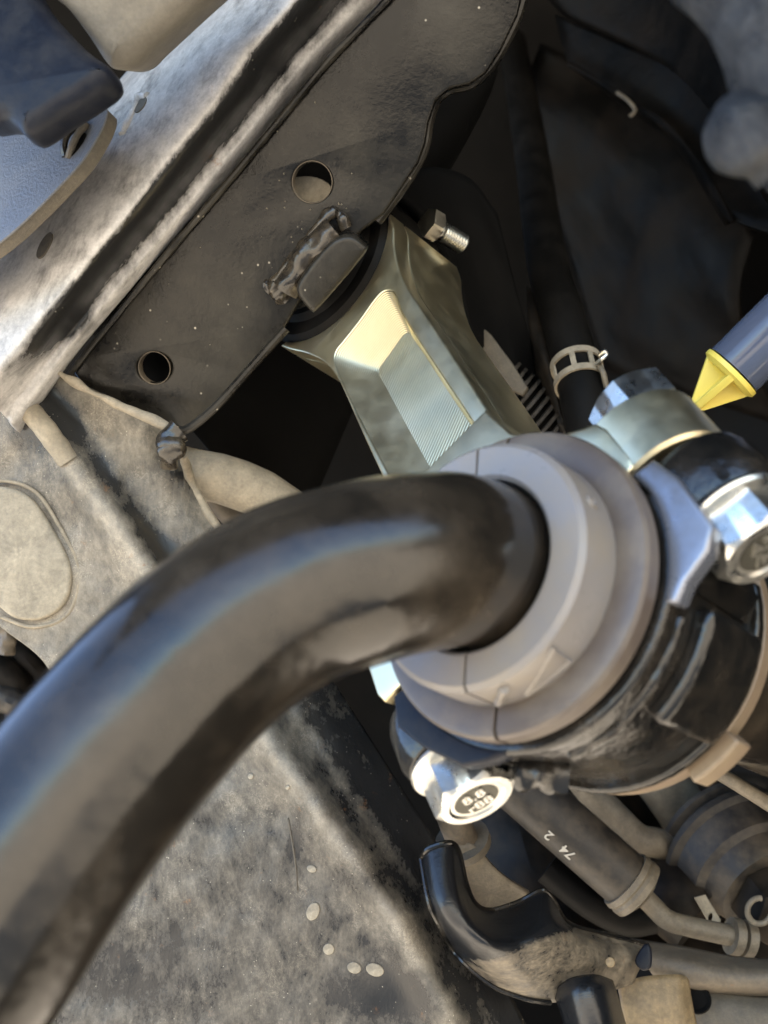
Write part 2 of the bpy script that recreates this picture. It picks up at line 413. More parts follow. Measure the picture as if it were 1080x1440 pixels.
def liner():
    t = thing('wheel_arch_liner', 'dark black plastic wheel arch liner curving behind the suspension parts, reaching over them unseen to block light', 'liner', CAM + Vector((.1, .62, -.3)))
    vs_, fs = [], []; nu, nv = 60, 70
    for j in range(nv):
        v = j / (nv - 1)
        for i in range(nu):
            u = i / (nu - 1); x = -.75 + 1.4 * u
            th = R(-70 + (160 - 125 * min(1, max(0, (-.42 - x) / .15))) * v); cs, sn = max(math.cos(th), 0), math.sin(th)
            y = .07 + .59 * cs ** .45; z = .42 * abs(sn) ** .8 * (1 if sn > 0 else -1)  # overhead reach is out of view, shaped to block sun and sky
            # right side swings forward, shaped to block sky from the right
            k = max(0, (x - .12) / .53); y -= (.80 * k ** 1.5) * min(1, cs * 3)
            p = CAM + Vector((x, y, z)); p += Vector((0, -1, 0)) * (lump(p, 9, .012) + lump(p, 30, .004))
            vs_.append(p)
    fs = [(j * nu + i, j * nu + i + 1, (j + 1) * nu + i + 1, (j + 1) * nu + i) for j in range(nv - 1) for i in range(nu - 1)]
    solid(meshobj('shell', vs_, fs, MAT['liner'], t), .003)
    # overlapping upper panel with its lip
    o = loft('upper_panel', [
        [(700, -60, .50), (900, -80, .47), (1100, -90, .40), (1300, 0, .34)],
        [(760, -10, .50), (900, 20, .47), (1010, 60, .42), (1200, 200, .34)],
        [(790, 20, .50), (900, 65, .47), (985, 115, .43), (1100, 300, .36)],
        [(800, 27, .506), (905, 75, .476), (970, 122, .438), (1040, 215, .40)]], MAT['liner2'], t, thick=.003, rough=.001, rs=40)
    o = loft('lower_panel', [
        [(780, 20, .53), (900, 70, .50), (1000, 120, .47), (1150, 260, .42)],
        [(790, 60, .53), (900, 120, .50), (980, 180, .48), (1120, 330, .43)],
        [(800, 92, .527), (880, 140, .503), (960, 200, .48), (1030, 310, .45)],
        [(806, 98, .535), (878, 150, .51), (950, 208, .49), (1020, 318, .46)]], MAT['liner2'], t, thick=.002, rough=.001, rs=40)
    tube('seam', pxs([(800, 90, .525), (850, 118, .512), (885, 142, .50), (930, 168, .486), (965, 205, .476), (1000, 255, .462), (1030, 312, .448)]), .0011, MAT['liner2'], t, 8)
    tube('clip', pxs([(868, 130, .50), (884, 142, .495), (893, 155, .493), (886, 164, .493)]), .0010, MAT['edge'], t, 8)
    loft('inner_fold', [
        [(760, 60, .585), (860, 110, .575), (960, 190, .55), (1060, 330, .52)],
        [(740, 130, .590), (840, 190, .572), (930, 270, .55), (1040, 400, .52)],
        [(760, 230, .595), (840, 300, .585), (920, 370, .56), (1040, 460, .53)],
        [(800, 360, .600), (860, 420, .585), (940, 470, .56), (1060, 520, .54)],
        [(850, 520, .600), (900, 540, .585), (980, 560, .565), (1100, 600, .55)]], MAT['liner2'], t, thick=.003, rough=.004, rs=50)
    return t
liner()

# ------------------------------------------------------------------ frame rail
RE = [(20, 600), (62, 545), (110, 480), (220, 350), (310, 245), (405, 130), (455, 70), (520, 5), (610, -90)]
RR = [(-30, 545), (25, 490), (80, 425), (130, 360), (215, 255), (300, 150), (350, 75), (415, 0), (500, -95)]
RO = [(-190, 480), (-120, 430), (-50, 375), (15, 295), (90, 215), (165, 135), (225, 65), (285, 0), (370, -95)]
def mixp(a, b, k): return (a[0] + (b[0] - a[0]) * k, a[1] + (b[1] - a[1]) * k)
rail = thing('frame_rail', 'dusty black steel frame rail with flat holed front plate, running up behind the golden link', 'frame rail', P(300, 330, .33))
prof = [('E', 1.0, .0, .3245), ('E', .18, .0, .3225), ('E', .34, .0, .3205), ('E', .72, 0, .3060), ('E', 1.0, 0, .3015)]
rows = []
for e_, r_, o_ in zip(RE, RR, RO):
    row = [(*mixp(e_, r_, -.16), .330), (*mixp(e_, r_, -.04), .3255), (*mixp(e_, r_, .10), .3225), (*mixp(e_, r_, .35), .3210), (*mixp(e_, r_, .70), .3085), (*mixp(e_, r_, 1.0), .3035),
           (*mixp(r_, o_, .18), .3055), (*mixp(r_, o_, .45), .3135), (*mixp(r_, o_, .75), .325), (*mixp(r_, o_, 1.0), .340), (*mixp(r_, o_, 1.12), .375)]
    rows.append(row)
def raildark(x, y):
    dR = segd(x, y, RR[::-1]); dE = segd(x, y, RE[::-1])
    # thinner dust makes a darker band on the flank below the crest
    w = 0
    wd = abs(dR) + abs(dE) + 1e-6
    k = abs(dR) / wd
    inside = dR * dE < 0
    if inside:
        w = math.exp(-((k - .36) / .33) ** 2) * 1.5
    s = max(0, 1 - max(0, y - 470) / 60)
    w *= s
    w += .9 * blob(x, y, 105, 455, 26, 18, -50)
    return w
side = loft('side_flange', rows, MAT['rail'], rail, nu=5, nv=12, thick=.002, rough=.0007, rs=120, wipe_shade=raildark)
BVH = None
def bvh(o):
    vs_ = [o.location + v.co if o.parent is None else WL[o.name] + v.co for v in o.data.vertices]
    return BVHTree.FromPolygons(vs_, [tuple(p.vertices) for p in o.data.polygons])
def hit(b, x, y):
    h = b.ray_cast(CAM, (P(x, y, 1) - CAM).normalized())
    if h[0] is None: return P(x, y, .33), Vector((0, -1, 0))
    return h[0], (h[1] if h[1].dot(P(x, y, 1) - CAM) < 0 else -h[1])
sb = bvh(side)
# slot, dimple and rust marks on the flange
q, nn = hit(sb, 62, 345); pl = Plane(q + nn * .0004, nn); pplate('drain_slot', pl, [ell(62, 345, 20, 6.5, 24, -62)], .0008, MAT['edge'], rail)
q, nn = hit(sb, 196, 150); pl = Plane(q + nn * .0003, nn); pplate('dimple', pl, [ell(197, 147, 13, 5, 20, -55)], .0007, MAT['edge'], rail)
tube('dimple_lip', [hit(sb, *c)[0] for c in ((207, 135), (196, 136), (190, 150), (180, 172), (172, 190))], .0013, MAT['rail'], rail, 10, rough=.0004)
PLN = Vector((-.10, -.95, -.24))
PP = Plane(P(400, 330, .3225), PLN)
outl = [(112, 500), (225, 362), (318, 255), (412, 140), (465, 75), (530, 5), (640, -110), (760, -110), (742, -40), (728, 20), (704, 70), (683, 102), (660, 118), (632, 124), (613, 140), (602, 172), (598, 200), (588, 228), (560, 270), (540, 300),
        (512, 322), (470, 362), (420, 425), (398, 464), (345, 525), (302, 572), (268, 602), (252, 606), (215, 592), (170, 572), (118, 545), (104, 525)]
front = pplate('front_plate', PP, [outl, ell(439, 256, 28, 28, 40), ell(217, 517, 25, 21.5, 36)], .0035, MAT['black'], rail, .0009)
# rolled lower edge of the plate
tube('rolled_edge', pxs([(744, -40, .3135), (729, 20, .314), (705, 70, .315), (684, 101, .316), (660, 119, .3165), (632, 126, .317), (613, 142, .318), (603, 172, .319), (598, 202, .319), (586, 232, .320), (560, 272, .3205), (530, 312, .3215)]), .0016, MAT['black'], rail, 10)
tube('lower_rolled_edge', pxs([(402, 462, .3245), (345, 526, .326), (302, 573, .327), (268, 601, .328), (252, 606, .328)]), .0014, MAT['black'], rail, 10)
# seam bead along the corner
edgep = [(x + 9, y + 5) for x, y in ((70, 550), (112, 492), (222, 358), (312, 252), (408, 136), (458, 76), (524, 8), (612, -88))]
tube('seam_bead', [PP.at(*q) + PLN.normalized() * .0006 for q in edgep], .0011, MAT['black'], rail, 10, n=20, rough=.00025, rs=160)
# what shows through the round hole: the dusty inside of the far web
q = PP.at(436, 262); pplate('inner_web', Plane(q + Vector((.002, .010, 0)), PLN), [ell(424, 282, 48, 34, 32, -10)], .002, MAT['cover'], rail, .0003)
lathe('hole_lip', [(-.0002, .0062), (.0002, .0061), (.0001, .0059), (-.0034, .0058)], PP.at(439, 256), PP.n, MAT['brown'], front, 40)
lathe('hole_lip', [(-.0002, .0053), (.0002, .0052), (.0001, .0050), (-.0034, .0049)], PP.at(217, 517.5), PP.n, MAT['brown'], front, 40)
loft('back_web_shade', [[(80, 420, .362), (250, 240, .362), (420, 60, .362), (560, -60, .362)], [(180, 520, .364), (330, 340, .364), (500, 160, .364), (640, 20, .364)], [(300, 640, .368), (400, 490, .372), (500, 350, .374), (700, 100, .366)], [(400, 800, .41), (470, 640, .41), (540, 470, .41), (600, 300, .41)]], MAT['hole'], rail, thick=.002)  # back web, black and stretched to stand in for shade behind the holes
# welded stop tab
tp = Plane(PP.at(470, 385) + PP.n * .0105, Vector((-.05, -.93, -.36)))
tab = pplate('stop_tab', tp, [sm([(417, 412), (424, 388), (462, 342), (490, 331), (512, 344), (514, 356), (480, 398), (446, 436), (436, 438)], 4)], .0115, MAT['black'], rail, .0018)
tube('tab_weld', [PP.at(*q) + PP.n * h for q, h in (((392, 400), .002), ((400, 382), .003), ((432, 345), .004), ((452, 318), .005), ((468, 300), .004), ((480, 303), .003), ((490, 322), .003))], lambda s: .0019 + .0002 * math.sin(s * 30), MAT['weld'], rail, 24, n=24, rough=.0009, rs=260)
tube('weld_fillet', [PP.at(*q) + PP.n * h for q, h in (((405, 405), .003), ((430, 372), .0045), ((455, 345), .006), ((478, 325), .006))], .0046, MAT['weld'], rail, 28, n=24, rough=.0013, rs=220)
tube('weld_drip', [PP.at(*q) + PP.n * h for q, h in (((380, 404), .001), ((388, 402), .002), ((396, 412), .002), ((402, 420), .001))], .0027, MAT['weld'], rail, 12, n=8, rough=.0012, rs=500)
# spatter
bmv, bmf = [], []
for k in range(70):
    if k < 40:
        a = random.uniform(0, 6.3); rr = random.uniform(25, 95); x, y = 450 + math.cos(a) * rr * .9, 320 + math.sin(a) * rr
    else: x, y = random.uniform(200, 560), random.uniform(120, 560)
    if segd(x, y, outl[:7]) * 1 < 8 and False: continue
    # keep on the plate
    inside = False; j = len(outl) - 1
    for i in range(len(outl)):
        (xi, yi), (xj, yj) = outl[i], outl[j]
        if (yi > y) != (yj > y) and x < (xj - xi) * (y - yi) / (yj - yi) + xi: inside = not inside
        j = i
    if not inside or math.hypot(x - 439, y - 256) < 34 or math.hypot(x - 217, y - 517) < 30: continue
    c = PP.at(x, y); r = random.uniform(.00018, .00045); b0 = len(bmv)
    for d in ((1, 0, 0), (-1, 0, 0), (0, 0, 1), (0, 0, -1), (0, -1, 0), (0, 1, 0)): bmv.append(c + Vector(d) * r)
    for f_ in ((0, 2, 4), (2, 1, 4), (1, 3, 4), (3, 0, 4), (2, 0, 5), (1, 2, 5), (3, 1, 5), (0, 3, 5)): bmf.append(tuple(b0 + i for i in f_))
sp = meshobj('weld_spatter', bmv, bmf, MAT['zincdull'], rail); sp['kind'] = 'stuff'

# ------------------------------------------------------------------ dusty crossmember at the left
member = thing('crossmember', 'grey dusty crossmember with a long pressed rib and welded top seam below the frame rail', 'crossmember', P(250, 1430, .32))
RIDGE = [(20, 545), (70, 610), (200, 795), (300, 935), (390, 1062), (480, 1185), (560, 1295), (640, 1440)]
def mdisp(x, y):
    d = segd(x, y, RIDGE)
    h = -.0075 * math.exp(-(d / 30) ** 2)
    # wide soft valley on its right, flank falling back further right in the lower half
    h += .003 * math.exp(-((d - 62) / 34) ** 2) * (1 if d > 0 else 0)
    if y > 850 and d > 60: h += min((d - 60) * .00012, .012) * min(1, (y - 850) / 150)
    h += .004 * blob(x, y, 30, 770, 95, 115, 15) * 0
    return h
def mwipe_shade(x, y):
    d = segd(x, y, RIDGE)
    w = 1.25 * blob(x, y, 62, 592, 42, 40, 20) + .55 * math.exp(-((d - 34) / 14) ** 2) * (1 if y < 900 else .35)
    w += .8 * blob(x, y, 250, 655, 26, 50, -20) + .55 * blob(x, y, 250, 780, 60, 40, 20)
    if y > 900 and d > 50: w += .62 * min(1, (d - 50) / 22)  # flank turning away: its shade is put into the colour
    w += .5 * blob(x, y, 415, 1180, 10, 45, 10) + .5 * blob(x, y, 520, 1240, 40, 20, 20) + .6 * blob(x, y, 560, 1400, 90, 40, 0) + .35 * blob(x, y, 110, 690, 70, 50, 40)
    w += .3 * blob(x, y, 200, 1370, 110, 60, 0)
    w -= .55 * math.exp(-(d / 15) ** 2) * (1 if y > 640 else 0)
    w -= .35 * blob(x, y, 120, 520, 90, 40, 25)
    w += .34 * min(1, max(0, (y - 1000) / 150))
    return w
mrows = []
for (l, r, d0, d1) in (((-120, 440), (252, 604), .338, .3295), ((-130, 600), (264, 665), .336, .331), ((-110, 770), (312, 748), .333, .330), ((-10, 872), (400, 862), .331, .328), ((72, 948), (480, 975), .329, .325),
                       ((95, 1090), (560, 1100), .325, .321), ((70, 1230), (618, 1192), .321, .317), ((30, 1380), (675, 1310), .317, .312), ((-40, 1560), (800, 1560), .310, .303)):
    row = []
    for k in range(9):
        u = k / 8; x, y = mixp(l, r, u); row.append((x, y, d0 + (d1 - d0) * u + (.010 if k == 8 else .002 if k == 7 else 0)))
    mrows.append(row)
pan = loft('panel', mrows, MAT['member'], member, nu=12, nv=16, thick=.003, disp=mdisp, rough=.0009, rs=90, wipe_shade=mwipe_shade)
mb = bvh(pan)
tube('side_edge', [hit(mb, *c)[0] if hit(mb, *c)[0] is not None else P(*c, .33) for c in ((259, 640), (266, 672), (285, 708), (308, 744))], .0014, MAT['tanpipe'], member, 12, rough=.0008, rs=200)
q, nn = hit(mb, 25, 780); oc = Plane(q + nn * .0026, (nn + Vector((0, -1, 0))).normalized())
cov = pplate('oval_cover', oc, [sm([(-52, 720), (-35, 690), (5, 684), (42, 700), (72, 742), (97, 792), (98, 830), (80, 860), (45, 873), (5, 860), (-40, 800)], 6)], .0034, MAT['cover'], member, .0012)
tube('cover_rim', [oc.at(*c) - oc.n * .002 for c in ((-40, 684), (5, 676), (48, 692), (80, 738), (106, 790), (106, 836), (86, 870), (42, 882), (-2, 868))], .0006, MAT['tanpipe'], cov, 8)
q, nn = hit(mb, 70, 600); rod = [hit(mb, 36, 570)[0] - nn * .0012, hit(mb, 64, 604)[0] + nn * .0002, hit(mb, 96, 646)[0] - nn * .0022]
tube('stub_rod', rod, .0034, MAT['tanpipe'], member, 16, rough=.0003)
tube('top_weld', [P(*c) for c in ((42, 505, .3275), (75, 520, .327), (110, 541, .3265), (150, 562, .3265), (195, 582, .326), (232, 598, .3255), (250, 604, .3255))], lambda s: .0012, MAT['tanpipe'], member, 16, n=20, rough=.0011, rs=170)
tube('corner_weld', [P(*c) for c in ((252, 606, .324), (238, 618, .323), (246, 628, .322), (236, 640, .323), (240, 656, .326))], lambda s: .0038 - .001 * s, MAT['weld'], member, 28, n=20, rough=.0016, rs=190)
# flat grit and droplet crusts stuck to the panel
for (x, y, rx, ry) in ((440, 1282, 9, 13), (498, 1361, 10, 8), (527, 1364, 13, 9), (462, 1335, 8, 8), (438, 1222, 7, 5), (352, 1092, 4, 4), (404, 1108, 3, 3)):
    h = hit(mb, x, y)
    if h[0] is not None:
        pplate('dried_mud_drop', Plane(h[0] + h[1] * .0004, h[1]), [sm(ell(x, y, rx, ry, 9, 20), 3)], .0006, MAT['cover'], pan, .0002)
tube('scratch', [hit(mb, *c)[0] for c in ((405, 1150), (412, 1190), (416, 1220), (418, 1252))], .00035, MAT['edge'], pan, 6)

# ------------------------------------------------------------------ top left: block, pad, bracket
blk = Plane(P(170, 40, .268), Vector((-.05, -.93, -.35)))
o = pplate('rubber_block', blk, [sm([(20, -120), (58, -20), (88, 12), (118, 52), (142, 88), (158, 97), (182, 92), (205, 70), (250, 28), (330, -50), (360, -120)], 4)], .03, MAT['greyblock'], None, .006)
tag(o, 'grey dusty rounded plastic block above the frame rail, beside the blue black pad', 'block')
bpd = Plane(P(70, 80, .262), Vector((-.22, -.92, .22)))
o = pplate('rubber_pad', bpd, [sm([(-70, -90), (20, -55), (60, 2), (112, 58), (147, 84), (146, 104), (118, 126), (80, 150), (42, 176), (24, 178), (4, 160), (-60, 140)], 4)], .012, MAT['bluepad_webshade'], None, .004)
tag(o, 'blue black worn rubber pad beside the grey block, over the curved bracket', 'pad')
br = thing('curved_bracket', 'grainy blue grey bracket plate with rounded brown edge resting on the frame rail', 'bracket', P(60, 260, .30))
bn = Vector((-.52, -.74, .42)); bp = Plane(P(90, 240, .288), bn)
boutl = sm([(-120, 150), (20, 142), (80, 146), (120, 145), (145, 150), (150, 158), (142, 182), (118, 222), (88, 256), (45, 300), (0, 340), (-60, 380), (-160, 430)], 4)
bo = pplate('plate', bp, [boutl], .0042, MAT['edge'], br, .0003)
pplate('coated_face', Plane(bp.o + bp.n * .0005, bn), [boutl], .0005, MAT['powder'], br)
pc = bp.at(108, 203) + bp.n * .0012
tube('spring_clip', [bp.at(*c) + bp.n * h for c, h in (((94, 222), .0005), ((97, 212), .002), ((104, 198), .0025), ((112, 186), .0018), ((113, 182), .0005))], .0011, MAT['weld'], br, 8)
tube('spring_clip', [bp.at(*c) + bp.n * h for c, h in (((98, 224), .0005), ((108, 212), .0018), ((118, 194), .002), ((124, 182), .0012), ((120, 178), .0004))], .0010, MAT['edge'], br, 8)
pplate('clip_slot', Plane(bp.o + bp.n * .0009, bn), [ell(106, 204, 22, 5, 20, -52)], .0006, MAT['hole'], br)
o = pplate('plastic_tab', Plane(P(112, 132, .30), Vector((0, -1, .1))), [[(92, 146), (98, 134), (128, 112), (134, 116), (120, 134), (112, 146)]], .003, MAT['white'], None, .0005)
tag(o, 'small white plastic tab tucked under the blue black pad', 'tab')
o = tube('wire_clip', pxs([(-6, 150, .27), (2, 158, .27), (6, 168, .27), (3, 178, .27), (-6, 184, .27)]), .0009, MAT['zincdull'], None, 8)
tag(o, 'bent dark wire clip at the edge of the blue black pad', 'clip')

# ------------------------------------------------------------------ tan pipe behind the crossmember, dark bay parts at the left
o = tube('dusty_pipe', pxs([(180, 640, .355), (262, 664, .352), (320, 676, .352), (375, 700, .355), (430, 745, .36), (480, 820, .37)]), .0082, MAT['tanpipe'], None, 24, rough=.0003, rs=150)
tag(o, 'tan dusty curved pipe emerging behind the crossmember weld', 'pipe')
o = tube('thin_pipe', pxs([(300, 690, .37), (325, 714, .372), (350, 740, .375), (372, 770, .38)]), .006, MAT['brown'], None, 18)
tag(o, 'thin brown pipe under the tan dusty curved pipe', 'pipe')
bay = thing('wiring_bundle', 'dark cluttered wiring bundle just beyond the crossmember edge', 'wiring', P(10, 990, .42))
for k, (pts, r, m) in enumerate(([(( -60, 860), (0, 900), (60, 960), (90, 1020)), .006, 'darkbox'], [((-60, 900), (0, 945), (30, 990), (40, 1060)), .007, 'darkbox'], [((-40, 980), (10, 985), (50, 1010), (80, 1060)), .005, 'rubberd'], [((-20, 875), (6, 882), (12, 896), (8, 920)), .003, 'brown'])):
    tube('cable', [P(x, y, .42 - .01 * k) for x, y in pts], r, MAT[m], bay, 14, rough=.0008)

# ------------------------------------------------------------------ golden link with its clamp seat
lk = thing('suspension_link', 'golden milled aluminium link with pocketed face between frame rail and sway bar bushing', 'link', L(.03, -.04, 0))
LT = .0225                                   # plane of the link's front face
lp = Plane(L(LT, 0, 0), -AX); lp.X = -EX; lp.Y = lp.n.cross(lp.X)
if lp.X.dot(Vector((1, 0, 0))) < 0: lp.X = EX.copy(); lp.Y = lp.n.cross(lp.X)
left = [(612, 800), (575, 735), (541, 676), (508, 606), (486, 556), (472, 528), (456, 509), (432, 497), (408, 491), (394, 486)]
right = [(548, 300), (553, 318), (554, 345), (560, 376), (572, 404), (592, 434), (640, 506), (700, 600), (745, 670), (790, 740)]
def circ3(p, q, r):
    ax_, ay, bx, by, cx, cy = *p, *q, *r
    d = 2 * (ax_ * (by - cy) + bx * (cy - ay) + cx * (ay - by))
    ux = ((ax_**2 + ay**2) * (by - cy) + (bx**2 + by**2) * (cy - ay) + (cx**2 + cy**2) * (ay - by)) / d
    uy = ((ax_**2 + ay**2) * (cx - bx) + (bx**2 + by**2) * (ax_ - cx) + (cx**2 + cy**2) * (bx - ax_)) / d
    return (ux, uy), math.hypot(ux - ax_, uy - ay)
h0_, h1_, h2_ = lp.uv(402, 480), lp.uv(494, 430), lp.uv(545, 306)
cen, RH = circ3(h0_, h1_, h2_)
aa0 = math.atan2(h0_[1] - cen[1], h0_[0] - cen[0]); aa1 = math.atan2(h2_[1] - cen[1], h2_[0] - cen[0])
while aa1 < aa0: aa1 += 2 * math.pi
if aa1 - aa0 > math.pi: aa1 -= 2 * math.pi
cradle = [(cen[0] + RH * math.cos(aa0 + (aa1 - aa0) * i / 24), cen[1] + RH * math.sin(aa0 + (aa1 - aa0) * i / 24)) for i in range(25)]
pocket = [(602, 770), (574, 716), (538, 650), (500, 576), (478, 528), (471, 508), (473, 494), (484, 480), (506, 452), (526, 424), (538, 411), (549, 409), (556, 416), (563, 436), (578, 462), (612, 514), (660, 586), (690, 632), (736, 704)]
floor = [(640, 760), (622, 716), (592, 656), (556, 590), (524, 530), (517, 518), (516, 510), (519, 503), (530, 488), (544, 468), (550, 460), (557, 456), (562, 460), (568, 469), (582, 490), (614, 540), (652, 596), (680, 638), (724, 704)]
def dense(l, n): return [(v.x, v.y) for v in cr([Vector((*lp.uv(*q), 0)) for q in l], n, True)]
od = [(v.x, v.y) for v in cr([Vector((*lp.uv(*q), 0)) for q in left], 5)] + cradle + [(v.x, v.y) for v in cr([Vector((*lp.uv(*q), 0)) for q in right], 5)]; pk = dense(pocket, 6); fl = dense(floor, 6)
plate('front_web', [od, pk], lp.o, lp.X, lp.Y, .007, MAT['alu'], lk, .0006)
plate('body', [od], lp.o - lp.n * .0069, lp.X, lp.Y, .027, MAT['alu'], lk, .0006)
# milled pocket: stepped walls down to the floor
DP = .0050; NS = 22; rings = []
N_ = len(pk)
def stepw(q):                                # steps are cut at the top end only
    pxy = Vector((q[0], q[1])); y = q[1]
    ytop = lp.uv(540, 430)[1]; ybot = lp.uv(505, 545)[1]
    return max(0, min(1, (y - ybot) / (ytop - ybot) * 2.2))
vs_, fs = [], []
ringdef = []
for s in range(NS):
    ringdef.append((s / NS, s / NS)); ringdef.append(((s + .70) / NS, s / NS))
ringdef.append((1, 1))
for (k, dpt) in ringdef:
    for p_, f_ in zip(pk, fl):
        w = stepw(f_); x = p_[0] + (f_[0] - p_[0]) * k; y = p_[1] + (f_[1] - p_[1]) * k
        sm_ = k + .12 * math.sin(math.pi * k); dd = ((dpt * .7 + k * .3) * w + sm_ * (1 - w)) * DP + .0002
        vs_.append(lp.o + lp.X * x + lp.Y * y - lp.n * dd)
for r_ in range(len(ringdef) - 1):
    for i in range(N_):
        j = (i + 1) % N_; fs.append((r_ * N_ + i, r_ * N_ + j, (r_ + 1) * N_ + j, (r_ + 1) * N_ + i))
meshobj('pocket_wall', vs_, fs, MAT['alu'], lk, angle=14)
plate('pocket_floor', [fl], lp.o - lp.n * (DP + .0001), lp.X, lp.Y, .001, MAT['alul'], lk)
# seat that holds the bushing: ears either side, half round cut out
seat = [(.0360, -.0034), (.0368, -.006), (.0368, -.0165), (.0355, -.0200), (.033, -.0213), (.026, -.026), (.0185, -.036), (.0165, -.048), (-.0165, -.048), (-.0185, -.036), (-.026, -.026), (-.034, -.0215), (-.041, -.0205), (-.0445, -.0165), (-.0455, -.006), (-.0445, -.0032)]
notch = [(.0315 * math.cos(R(a)), .0315 * math.sin(R(a))) for a in range(186, 355, 8)]
sl_ = seat + [(x, y) for x, y in notch]
# plate frame: X = EX, Y = BX gives Z = EX x BX = AX, so the origin is the far side
plate('bushing_seat', [sl_], L(.0185 + .034, 0, 0), EX, BX, .034, MAT['alu'], lk, .0008)
lathe('seat_boss', [(.0032, 0), (.0032, .0150), (.0040, .0158), (.0196, .0158), (.0206, .0148), (.0206, 0)], L(.0345, 0, .0375), -BX, MAT['alu'], lk, 64)
# rubber bush in the eye
ec = lp.o + lp.X * cen[0] + lp.Y * cen[1]
lathe('eye_bush', [(.003, 0), (.003, RH * .72), (.001, RH * .78), (.001, RH * .93), (-.0010, RH - .0002), (-.0260, RH - .0002), (-.027, RH * .9), (-.027, 0)], ec, lp.n, MAT['rubber'], lk, 56)
lathe('eye_sleeve', [(.0028, RH * .66), (.0048, RH * .64), (.0048, 0)], ec, lp.n, MAT['black'], lk, 40)
# threaded stud beside the link eye
st = thing('threaded_stud', 'small shiny threaded stud and nut beside the top of the golden link', 'stud', P(622, 325, .345))
ax = (P(655, 345, .352) - P(598, 312, .343)).normalized(); so_ = P(606, 317, .3435)
prof = [(0, 0), (0, .0032)]
for k in range(9): prof += [(.0040 + k * .0011, .0027), (.0045 + k * .0011, .0034)]
prof += [(.0145, .0020), (.0145, 0)]
lathe('thread', prof, so_, ax, MAT['zinc'], st, 24, angle=20)
hexpr('nut', so_ - ax * .002, ax, .0095, .0045, MAT['zincdull'], st)
# black clevis and shadowed stay behind the link eye
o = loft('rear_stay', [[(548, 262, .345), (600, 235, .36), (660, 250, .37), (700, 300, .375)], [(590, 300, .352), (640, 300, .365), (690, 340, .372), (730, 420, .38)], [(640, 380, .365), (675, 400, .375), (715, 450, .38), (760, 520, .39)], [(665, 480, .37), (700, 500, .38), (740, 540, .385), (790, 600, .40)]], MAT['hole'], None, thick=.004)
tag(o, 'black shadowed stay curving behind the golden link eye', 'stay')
o = pplate('grey_strip', Plane(P(705, 520, .372), Vector((-.3, -.9, .1))), [[(676, 458), (690, 470), (720, 510), (742, 545), (735, 556), (716, 548), (692, 530), (680, 510)]], .003, MAT['edge'], None, .0006)
tag(o, 'dull grey strip of metal just beside the golden link, above the ribbed boot', 'strip')
rb = thing('ribbed_boot', 'small black ribbed boot between the golden link and the clamped hose', 'boot', P(745, 580, .385))
axb = (P(800, 625, .385) - P(695, 535, .385)).normalized(); org = P(695, 535, .385)
for k in range(11):
    lathe('rib', [(-.0008, .0075), (-.0006, .0108), (.0006, .0108), (.0008, .0075)], org + axb * (.003 + k * .0031), axb, MAT['rubberd'], rb, 28)
lathe('core', [(0, 0), (0, .0085), (.037, .0085), (.037, 0)], org, axb, MAT['hole'], rb, 24)
o = loft('dark_guard', [[(740, 400, .40), (775, 440, .39), (800, 470, .40)], [(745, 470, .385), (775, 520, .375), (800, 560, .385)], [(755, 540, .385), (790, 590, .372), (815, 630, .38)]], MAT['darkbox'], None, thick=.003)
tag(o, 'dark brown guard plate beside the clamped hose', 'guard')

# ------------------------------------------------------------------ hose with spring band clamp
hs = thing('clamped_hose', 'black rubber hose held by a perforated tan band clamp above the golden link seat', 'hose', P(830, 640, .35))
hp = cr(pxs([(720, 60, .60), (745, 200, .50), (768, 360, .41), (792, 450, .378), (812, 520, .362), (826, 590, .352), (838, 660, .350)]), 10)
v_, f_ = tube_data(hp, .0078, 28, True, .0002, 120); meshobj('hose', v_, f_, MAT['rubber'], hs)
i0 = 41; cpt = hp[i0]; hax = (hp[i0 + 2] - hp[i0 - 2]).normalized()
uref = Vector((0, -1, 0))
for off in (-.0042, .0036):
    lathe('band', [(off - .0012, .0081), (off - .0012, .0089), (off + .0012, .0089), (off + .0012, .0081), (off - .0012, .0081)], cpt, hax, MAT['tanpipe'], hs, 40)
for a in (-95, -30, 12, 70, 150, 210):
    lathe('band_bridge', [(-.0042, .0082), (-.0042, .0088), (.0036, .0088), (.0036, .0082), (-.0042, .0082)], cpt, hax, MAT['tanpipe'], hs, 4, a0=a, a1=a + 12, uref=uref)
tube('clamp_tail', pxs([(838, 512, .352), (846, 505, .349), (853, 499, .349), (850, 494, .349), (843, 500, .350)]), .0007, MAT['zinc'], hs, 8)
tube('clamp_tail', pxs([(842, 515, .352), (848, 524, .350), (853, 545, .350)]), .0010, MAT['pipe'], hs, 8)

